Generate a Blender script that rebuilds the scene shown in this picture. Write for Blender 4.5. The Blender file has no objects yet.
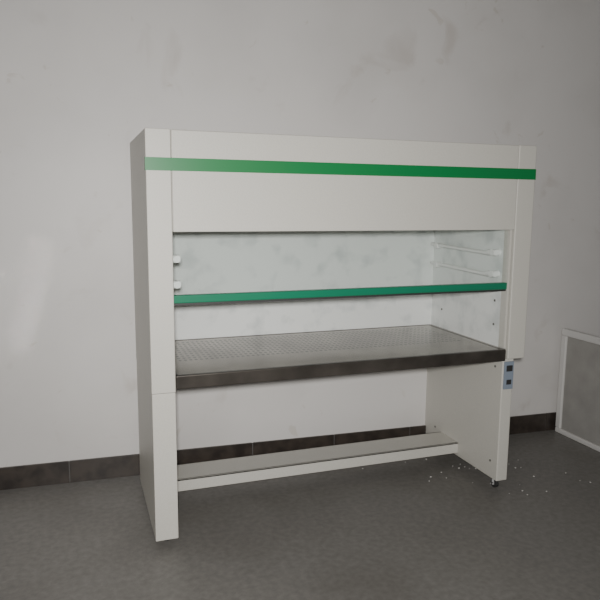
import bpy, bmesh, math, random
from mathutils import Vector, Matrix
S=1.13
random.seed(4)
C=bpy.context.collection
# ---------------------------------------------------------------- materials
def mat(name, col, rough=.5, metal=0.0, noise=None, bump=None, spec=.5):
    m=bpy.data.materials.new(name); m.use_nodes=True
    nt=m.node_tree; b=nt.nodes['Principled BSDF']
    b.inputs['Base Color'].default_value=(*col,1); b.inputs['Roughness'].default_value=rough
    b.inputs['Metallic'].default_value=metal; b.inputs['Specular IOR Level'].default_value=spec
    tc=nt.nodes.new('ShaderNodeTexCoord')
    if noise:
        sc,lo,hi,c2=noise
        n=nt.nodes.new('ShaderNodeTexNoise'); n.inputs['Scale'].default_value=sc; n.inputs['Detail'].default_value=7
        r=nt.nodes.new('ShaderNodeValToRGB'); r.color_ramp.elements[0].position=lo; r.color_ramp.elements[1].position=hi
        r.color_ramp.elements[0].color=(*c2,1); r.color_ramp.elements[1].color=(*col,1)
        nt.links.new(tc.outputs['Object'],n.inputs['Vector']); nt.links.new(n.outputs['Fac'],r.inputs['Fac'])
        nt.links.new(r.outputs['Color'],b.inputs['Base Color'])
    if bump:
        sc,st=bump
        n=nt.nodes.new('ShaderNodeTexNoise'); n.inputs['Scale'].default_value=sc; n.inputs['Detail'].default_value=4
        bp=nt.nodes.new('ShaderNodeBump'); bp.inputs['Strength'].default_value=st; bp.inputs['Distance'].default_value=.002
        nt.links.new(tc.outputs['Object'],n.inputs['Vector']); nt.links.new(n.outputs['Fac'],bp.inputs['Height'])
        nt.links.new(bp.outputs['Normal'],b.inputs['Normal'])
    return m
def stain(M,scale,lo,hi,dark,dist=.8):
    nt=M.node_tree; b=nt.nodes['Principled BSDF']
    src=b.inputs['Base Color'].links[0].from_socket
    tc=[n for n in nt.nodes if n.type=='TEX_COORD'][0]
    n=nt.nodes.new('ShaderNodeTexNoise'); n.inputs['Scale'].default_value=scale; n.inputs['Detail'].default_value=12; n.inputs['Distortion'].default_value=dist
    r=nt.nodes.new('ShaderNodeValToRGB'); r.color_ramp.elements[0].position=lo; r.color_ramp.elements[1].position=hi
    r.color_ramp.elements[0].color=(*dark,1); r.color_ramp.elements[1].color=(1,1,1,1)
    mx=nt.nodes.new('ShaderNodeMix'); mx.data_type='RGBA'; mx.blend_type='MULTIPLY'; mx.inputs[0].default_value=1
    nt.links.new(tc.outputs['Object'],n.inputs['Vector']); nt.links.new(n.outputs['Fac'],r.inputs['Fac'])
    nt.links.new(src,mx.inputs[6]); nt.links.new(r.outputs['Color'],mx.inputs[7]); nt.links.new(mx.outputs[2],b.inputs['Base Color'])
M_paint=mat('cream_powder_coat',(.57,.555,.505),.42,noise=(220,.35,.6,(.53,.515,.465)),bump=(350,.35))
M_inner=mat('inner_white_panel',(.80,.82,.80),.3,noise=(9,.30,.48,(.62,.65,.64)))
M_green=mat('green_stripe',(.006,.18,.048),.4)
M_rail=mat('green_sash_rail',(.010,.17,.09),.3)
M_seam=mat('seam_dark',(.12,.12,.11),.7)
M_steel_edge=mat('steel_lip',(.11,.098,.085),.35,.6,noise=(6,.35,.65,(.055,.048,.042)))
M_dark=mat('dark_plastic',(.03,.03,.03),.5)
M_white=mat('white_plastic',(.88,.88,.86),.35)
M_chrome=mat('chrome_rod',(.75,.75,.75),.3,.3)
M_socket=mat('socket_grey',(.22,.26,.32),.4)
M_wall=mat('wall_plaster',(.65,.63,.61),.5,noise=(1.6,.28,.55,(.59,.57,.55)),bump=(25,.15))
stain(M_wall,3.2,.28,.39,(.88,.86,.84))
stain(M_wall,7,.28,.33,(.90,.88,.85),1.5)
M_ceil=mat('ceiling_paint',(.7,.7,.7),.8,noise=(2,.3,.6,(.66,.66,.66)))
M_floor=mat('concrete_floor',(.20,.192,.178),.45,noise=(40,.3,.7,(.15,.143,.132)),bump=(120,.5))
stain(M_floor,1.6,.34,.55,(.82,.81,.80),.6)
M_tile=mat('black_skirting_tile',(.026,.021,.018),.3,noise=(16,.4,.65,(.050,.040,.033)))
M_grout=mat('grout',(.13,.125,.12),.9)
M_fabric=mat('grey_fabric',(.36,.35,.33),.9,noise=(10,.3,.7,(.30,.29,.272)),bump=(400,.5))
M_frame=mat('light_metal_frame',(.62,.61,.59),.45,.0)
M_debris=mat('plaster_chips',(.6,.59,.56),.9)
def perf():
    m=bpy.data.materials.new('perforated_steel'); m.use_nodes=True
    nt=m.node_tree; L=nt.links; N=nt.nodes; b=N['Principled BSDF']
    b.inputs['Metallic'].default_value=.8; b.inputs['Roughness'].default_value=.2
    tc=N.new('ShaderNodeTexCoord'); sep=N.new('ShaderNodeSeparateXYZ'); L.new(tc.outputs['Object'],sep.inputs[0])
    def mt(op,a,c=None):
        n=N.new('ShaderNodeMath'); n.operation=op
        for i,x in enumerate((a,c)):
            if x is None: continue
            if isinstance(x,(int,float)): n.inputs[i].default_value=x
            else: L.new(x,n.inputs[i])
        return n.outputs[0]
    X,Y=sep.outputs['X'],sep.outputs['Y']
    px,py=.020*S,.034*S
    fx=mt('SUBTRACT',mt('FRACT',mt('DIVIDE',X,px)),.5); fy=mt('SUBTRACT',mt('FRACT',mt('DIVIDE',Y,py)),.5)
    d=mt('SQRT',mt('ADD',mt('MULTIPLY',fx,fx),mt('MULTIPLY',fy,fy)))
    hole=mt('LESS_THAN',d,.30)
    def band(v,a,c): return mt('MULTIPLY',mt('GREATER_THAN',v,a*S),mt('LESS_THAN',v,c*S))
    reg=mt('MULTIPLY',band(X,.12,1.34),band(Y,.204,.544))
    h=mt('MULTIPLY',hole,reg)
    n=N.new('ShaderNodeTexNoise'); n.inputs['Scale'].default_value=4; n.inputs['Detail'].default_value=8
    L.new(tc.outputs['Object'],n.inputs['Vector'])
    r=N.new('ShaderNodeValToRGB'); r.color_ramp.elements[0].position=.3; r.color_ramp.elements[1].position=.7
    r.color_ramp.elements[0].color=(.17,.145,.125,1); r.color_ramp.elements[1].color=(.33,.295,.26,1)
    L.new(n.outputs['Fac'],r.inputs['Fac'])
    mx=N.new('ShaderNodeMix'); mx.data_type='RGBA'; L.new(h,mx.inputs[0]); L.new(r.outputs['Color'],mx.inputs[6]); mx.inputs[7].default_value=(.012,.010,.009,1)
    L.new(mx.outputs[2],b.inputs['Base Color'])
    return m
M_perf=perf()
def glass():
    m=bpy.data.materials.new('sash_glass'); m.use_nodes=True
    nt=m.node_tree;N=nt.nodes;L=nt.links
    for n in list(N):
        if n.type=='BSDF_PRINCIPLED': N.remove(n)
    out=[n for n in N if n.type=='OUTPUT_MATERIAL'][0]
    t=N.new('ShaderNodeBsdfTransparent'); t.inputs[0].default_value=(.975,.99,.985,1)
    g=N.new('ShaderNodeBsdfGlossy'); g.inputs['Roughness'].default_value=.02
    mx=N.new('ShaderNodeMixShader'); mx.inputs[0].default_value=.035; L.new(t.outputs[0],mx.inputs[1]); L.new(g.outputs[0],mx.inputs[2])
    L.new(mx.outputs[0],out.inputs[0]); return m
M_glass=glass()
# ---------------------------------------------------------------- helpers
def obj(name,bm,mats,parent=None,bev=0,smooth=False):
    me=bpy.data.meshes.new(name); bm.to_mesh(me); bm.free()
    for m in (mats if isinstance(mats,list) else [mats]): me.materials.append(m)
    o=bpy.data.objects.new(name,me); C.objects.link(o)
    if parent: o.parent=parent
    if bev:
        b=o.modifiers.new('bev','BEVEL'); b.width=bev*S; b.segments=3; b.limit_method='ANGLE'
    if smooth:
        for p in me.polygons: p.use_smooth=True
    return o
def addbox(bm,x0,x1,y0,y1,z0,z1,mi=0):
    v=[bm.verts.new((x*S,y*S,z*S)) for z in (z0,z1) for y in (y0,y1) for x in (x0,x1)]
    for f in ((0,2,3,1),(4,5,7,6),(0,1,5,4),(2,6,7,3),(0,4,6,2),(1,3,7,5)):
        bm.faces.new([v[i] for i in f]).material_index=mi
def box(name,x0,x1,y0,y1,z0,z1,m,parent=None,bev=0):
    bm=bmesh.new(); addbox(bm,x0,x1,y0,y1,z0,z1); return obj(name,bm,m,parent,bev)
def addcyl(bm,p0,p1,r,mi=0,seg=20,r2=None):
    p0=Vector(p0)*S;p1=Vector(p1)*S;d=p1-p0
    M=Matrix.Translation((p0+p1)/2)@d.to_track_quat('Z','Y').to_matrix().to_4x4()
    res=bmesh.ops.create_cone(bm,cap_ends=True,segments=seg,radius1=r*S,radius2=(r if r2 is None else r2)*S,depth=d.length,matrix=M)
    for f in {f for v in res['verts'] for f in v.link_faces}: f.material_index=mi
def empty(name):
    e=bpy.data.objects.new(name,None); C.objects.link(e); return e
# ---------------------------------------------------------------- room
WA=math.atan(-.0485)
YW=.6647
wall=box('wall_back',-4,5,0,.1,0,2.9,M_wall)
wall.location=(0,YW*S,0); wall.rotation_euler=(0,0,WA)
box('floor',-4.2,5.2,-4.5,1.2,-.1,0,M_floor)
box('ceiling',-4.2,5.2,-4.5,1.2,2.9,3.0,M_ceil)
bm=bmesh.new(); tl=.40
addbox(bm,-4,5,-.006,0,0,.093,1)
x=-4.0+.12
while x<5:
    addbox(bm,x+.0018,min(x+tl-.0018,5),-.010,0,0,.0954,0); x+=tl
bb=obj('baseboard_back',bm,[M_tile,M_grout],None,.0008)
bb.location=(0,YW*S-.0005,0); bb.rotation_euler=(0,0,WA)
# ---------------------------------------------------------------- clean bench
W=1.5; D=.605; DL=.54; H=1.422; P=.080; PR=.095; PO=.082
B=empty('laminar_flow_clean_bench')
ZB=.5716; ZO=1.0953; ZT=.615; ZL=.567
box('side_housing_left',0,P,0,DL,.556,H,M_paint,B,.003)
box('side_housing_right',W-PO,W,0,D,ZB,H,M_paint,B,.004)
box('hood_fan_box',P+.001,W-PO-.001,.004,D,ZO,H-.001,M_paint,B,.003)
box('hood_front_panel',P+.003,W-PO-.003,-.0005,.012,ZO,H-.003,M_paint,B,.002)
bm=bmesh.new(); addbox(bm,0,W,-.002,.0,1.2908,1.332); addbox(bm,-.002,0,-.002,.018,1.2908,1.332)
obj('green_stripe',bm,M_green,B)
box('inner_back_panel',P,W-PO,D-.012,D,ZT-.02,ZO,M_inner,B)
box('inner_left_liner',P,P+.002,DL-.02,D-.012,ZT-.02,ZO,M_inner,B)
box('inner_side_liner',W-PO-.003,W-PO,.03,D-.012,ZT-.02,ZO,M_inner,B)
box('sash_glass',P+.004,W-PO-.004,.026,.031,.87,ZO+.02,M_glass,B)
bm=bmesh.new(); addbox(bm,P+.002,W-PO-.002,.016,.040,.857,.884); 
obj('sash_bottom_rail',bm,M_rail,B,.003)
box('sash_rail_seal',P+.002,W-PO-.002,.02,.036,.850,.8572,M_dark,B)
box('sash_channel',W-PO-.012,W-PO-.003,.012,.05,ZT,ZO,M_paint,B,.001)
for i,(xx,sg) in enumerate(((P,1),(W-PO-.003,-1))):
    bm=bmesh.new()
    for z in (1.0,.912):
        xc=xx+sg*.024
        addcyl(bm,(xc,.10,z-.006),(xc,.57,z+.006),.0085,0)
        for y in (.09,.52):
            addcyl(bm,(xx,y,z),(xx+sg*.036,y,z),.014,1)
        addcyl(bm,(xc,.075,z),(xc,.125,z),.012,1)
    obj('support_rods_%d'%(i+1),bm,[M_white,M_white],B,0,False)
bm=bmesh.new(); addbox(bm,P,W-PO-.003,.012,D-.014,ZT-.012,ZT-.004)
obj('perforated_work_surface',bm,M_perf,B)
bm=bmesh.new()
addbox(bm,P+.001,W-PR-.001,-.006,.014,ZL,ZT)
addbox(bm,P+.001,W-PR-.001,D-.03,D-.014,ZL,ZT-.003)
addbox(bm,P+.001,P+.014,.014,D-.03,ZL,ZT-.003)
addbox(bm,W-PR-.014,W-PR-.001,.014,D-.03,ZL,ZT-.003)
obj('work_surface_edge',bm,M_steel_edge,B,.004)
box('work_surface_underside',P+.014,W-PR-.014,.014,D-.03,ZL+.005,ZT-.013,M_steel_edge,B)
box('stand_leg_left',.001,P-.001,.001,DL-.002,.03,.5552,M_paint,B,.002)
box('stand_leg_right',W-PR,W-.042,.012,D-.002,.045,ZB,M_paint,B,.004)
bm=bmesh.new()
addbox(bm,P-.002,W-PR,.30,.45,.104,.112); addbox(bm,P-.002,W-PR,.30,.308,.062,.112); addbox(bm,P-.002,W-PR,.442,.45,.062,.112)
obj('stand_cross_beam',bm,M_paint,B,.002)
bm=bmesh.new()
for (xx,yy,zz) in ((W-PR,.06,.53),(W-PR,.06,.12),(W-PR,.5,.53),(W-PR,.5,.12)):
    addcyl(bm,(xx,yy,zz),(xx-.002,yy,zz),.005)
for (yy,zz) in ((.1,.7),(.1,.8),(.5,.7),(.5,.8)):
    addcyl(bm,(W-PO-.003,yy,zz),(W-PO-.005,yy,zz),.005)
obj('leg_screws',bm,M_seam,B)
bm=bmesh.new()
addbox(bm,W-PR+.006,W-.046,.004,.013,.445,.560,0)
addbox(bm,W-PR+.013,W-.053,.002,.006,.520,.545,1); addbox(bm,W-PR+.016,W-.056,.002,.006,.465,.485,1)
obj('power_socket_box',bm,[M_socket,M_dark],B,.001)
bm=bmesh.new()
for xx,zz,ye in ((.043,.031,DL-.06),(W-PR+.026,.047,D-.06)):
    for yy in (.055,ye):
        k=zz*.36
        addcyl(bm,(xx-.008,yy,k),(xx+.008,yy,k),k,0,24)
        addcyl(bm,(xx-.011,yy,k),(xx+.011,yy,k),k*.35,1)
        addbox(bm,xx-.011,xx-.009,yy-.006,yy+.006,k,zz-.002,1); addbox(bm,xx+.009,xx+.011,yy-.006,yy+.006,k,zz-.002,1)
        addbox(bm,xx-.013,xx+.013,yy-.012,yy+.012,zz-.004,zz,1)
obj('casters',bm,[M_dark,M_chrome],B)
# ---------------------------------------------------------------- panel on right
F=empty('upholstered_divider_panel')
L=1.3;h=.56;t=.035;fwid=.036
bm=bmesh.new()
addbox(bm,-t/2,t/2,-L,0,h-fwid,h); addbox(bm,-t/2,t/2,-L,0,0,.026)
addbox(bm,-t/2,t/2,-fwid,0,.0255,h-fwid+.0005); addbox(bm,-t/2,t/2,-L,-L+fwid,.0255,h-fwid+.0005)
fr=obj('frame_rails',bm,M_frame,F,.006)
bm=bmesh.new(); n=24
z0,z1=.02,h-fwid+.004
for sg in (-1,1):
    g=[[bm.verts.new((sg*(.006+.012*(math.sin(math.pi*j/n)*math.sin(math.pi*i/n))**.4)*S,(-.03-(L-.06)*i/n)*S,(z0+(z1-z0)*j/n)*S)) for j in range(n+1)] for i in range(n+1)]
    for i in range(n):
        for j in range(n): bm.faces.new((g[i][j],g[i+1][j],g[i+1][j+1],g[i][j+1]))
fb=obj('fabric_face',bm,M_fabric,F,0,True)
F.location=(2.175*S,.53*S,0)
# debris
bm=bmesh.new()
for k in range(40):
    xx=random.gauss(1.42,.22);yy=random.gauss(.2,.16)
    if yy>.5: continue
    s=random.uniform(.002,.005)
    bmesh.ops.create_icosphere(bm,subdivisions=1,radius=s*S,matrix=Matrix.Translation((xx*S,yy*S,s*.4*S))@Matrix.Diagonal((1,random.uniform(.5,1),.5,1)))
obj('floor_debris',bm,M_debris)
# ---------------------------------------------------------------- lights
def area(name,loc,tgt,size,power,col=(1,1,1)):
    l=bpy.data.lights.new(name,'AREA'); l.size=size; l.energy=power; l.color=col
    o=bpy.data.objects.new(name,l); C.objects.link(o); o.location=Vector(loc)*S
    o.rotation_euler=(Vector(tgt)-Vector(loc)).to_track_quat('-Z','Y').to_euler(); return o
f=area('camera_flash',(-.25,-2.2,1.27),(.45,.3,.8),.10,40,(1,.98,.95))
f.data.spread=math.radians(120)
area('window_light',(-1.5,-4.2,1.9),(.6,.5,.7),1.8,22,(.98,.985,1))
for i,(tg,sx,sy,rot,p) in enumerate((((-.62,.69,.98),.25,.35,.5,1.0),((-.40,.68,.80),.10,.5,-.25,.7),((-.66,.69,1.42),.3,.12,.3,.8))):
    o=area('sun_reflection_%d'%(i+1),(.1,-3.6,2.2),tg,sx,p*.045,(1,.98,.95))
    o.data.shape='RECTANGLE'; o.data.size_y=sy; o.data.spread=math.radians(1.2)
    o.rotation_euler.rotate_axis('Z',rot)
w=bpy.data.worlds.new('world'); bpy.context.scene.world=w; w.use_nodes=True
w.node_tree.nodes['Background'].inputs[0].default_value=(1,.99,.98,1); w.node_tree.nodes['Background'].inputs[1].default_value=.11
# ---------------------------------------------------------------- camera
a,b,r=map(math.radians,(19.5443,8.4824,.4777))
fw=Vector((math.sin(a)*math.cos(b),math.cos(a)*math.cos(b),-math.sin(b)))
rt=Vector((math.cos(a),-math.sin(a),0)); up=rt.cross(fw)
r2=rt*math.cos(r)+up*math.sin(r); u2=up*math.cos(r)-rt*math.sin(r)
cd=bpy.data.cameras.new('camera'); cd.sensor_width=36; cd.lens=642.56/600*36
co=bpy.data.objects.new('camera',cd); C.objects.link(co)
m=Matrix((r2,u2,-fw)).transposed().to_4x4(); m.translation=Vector((-.2296,-2.1157,1.1883))*S
co.matrix_world=m
bpy.context.scene.camera=co
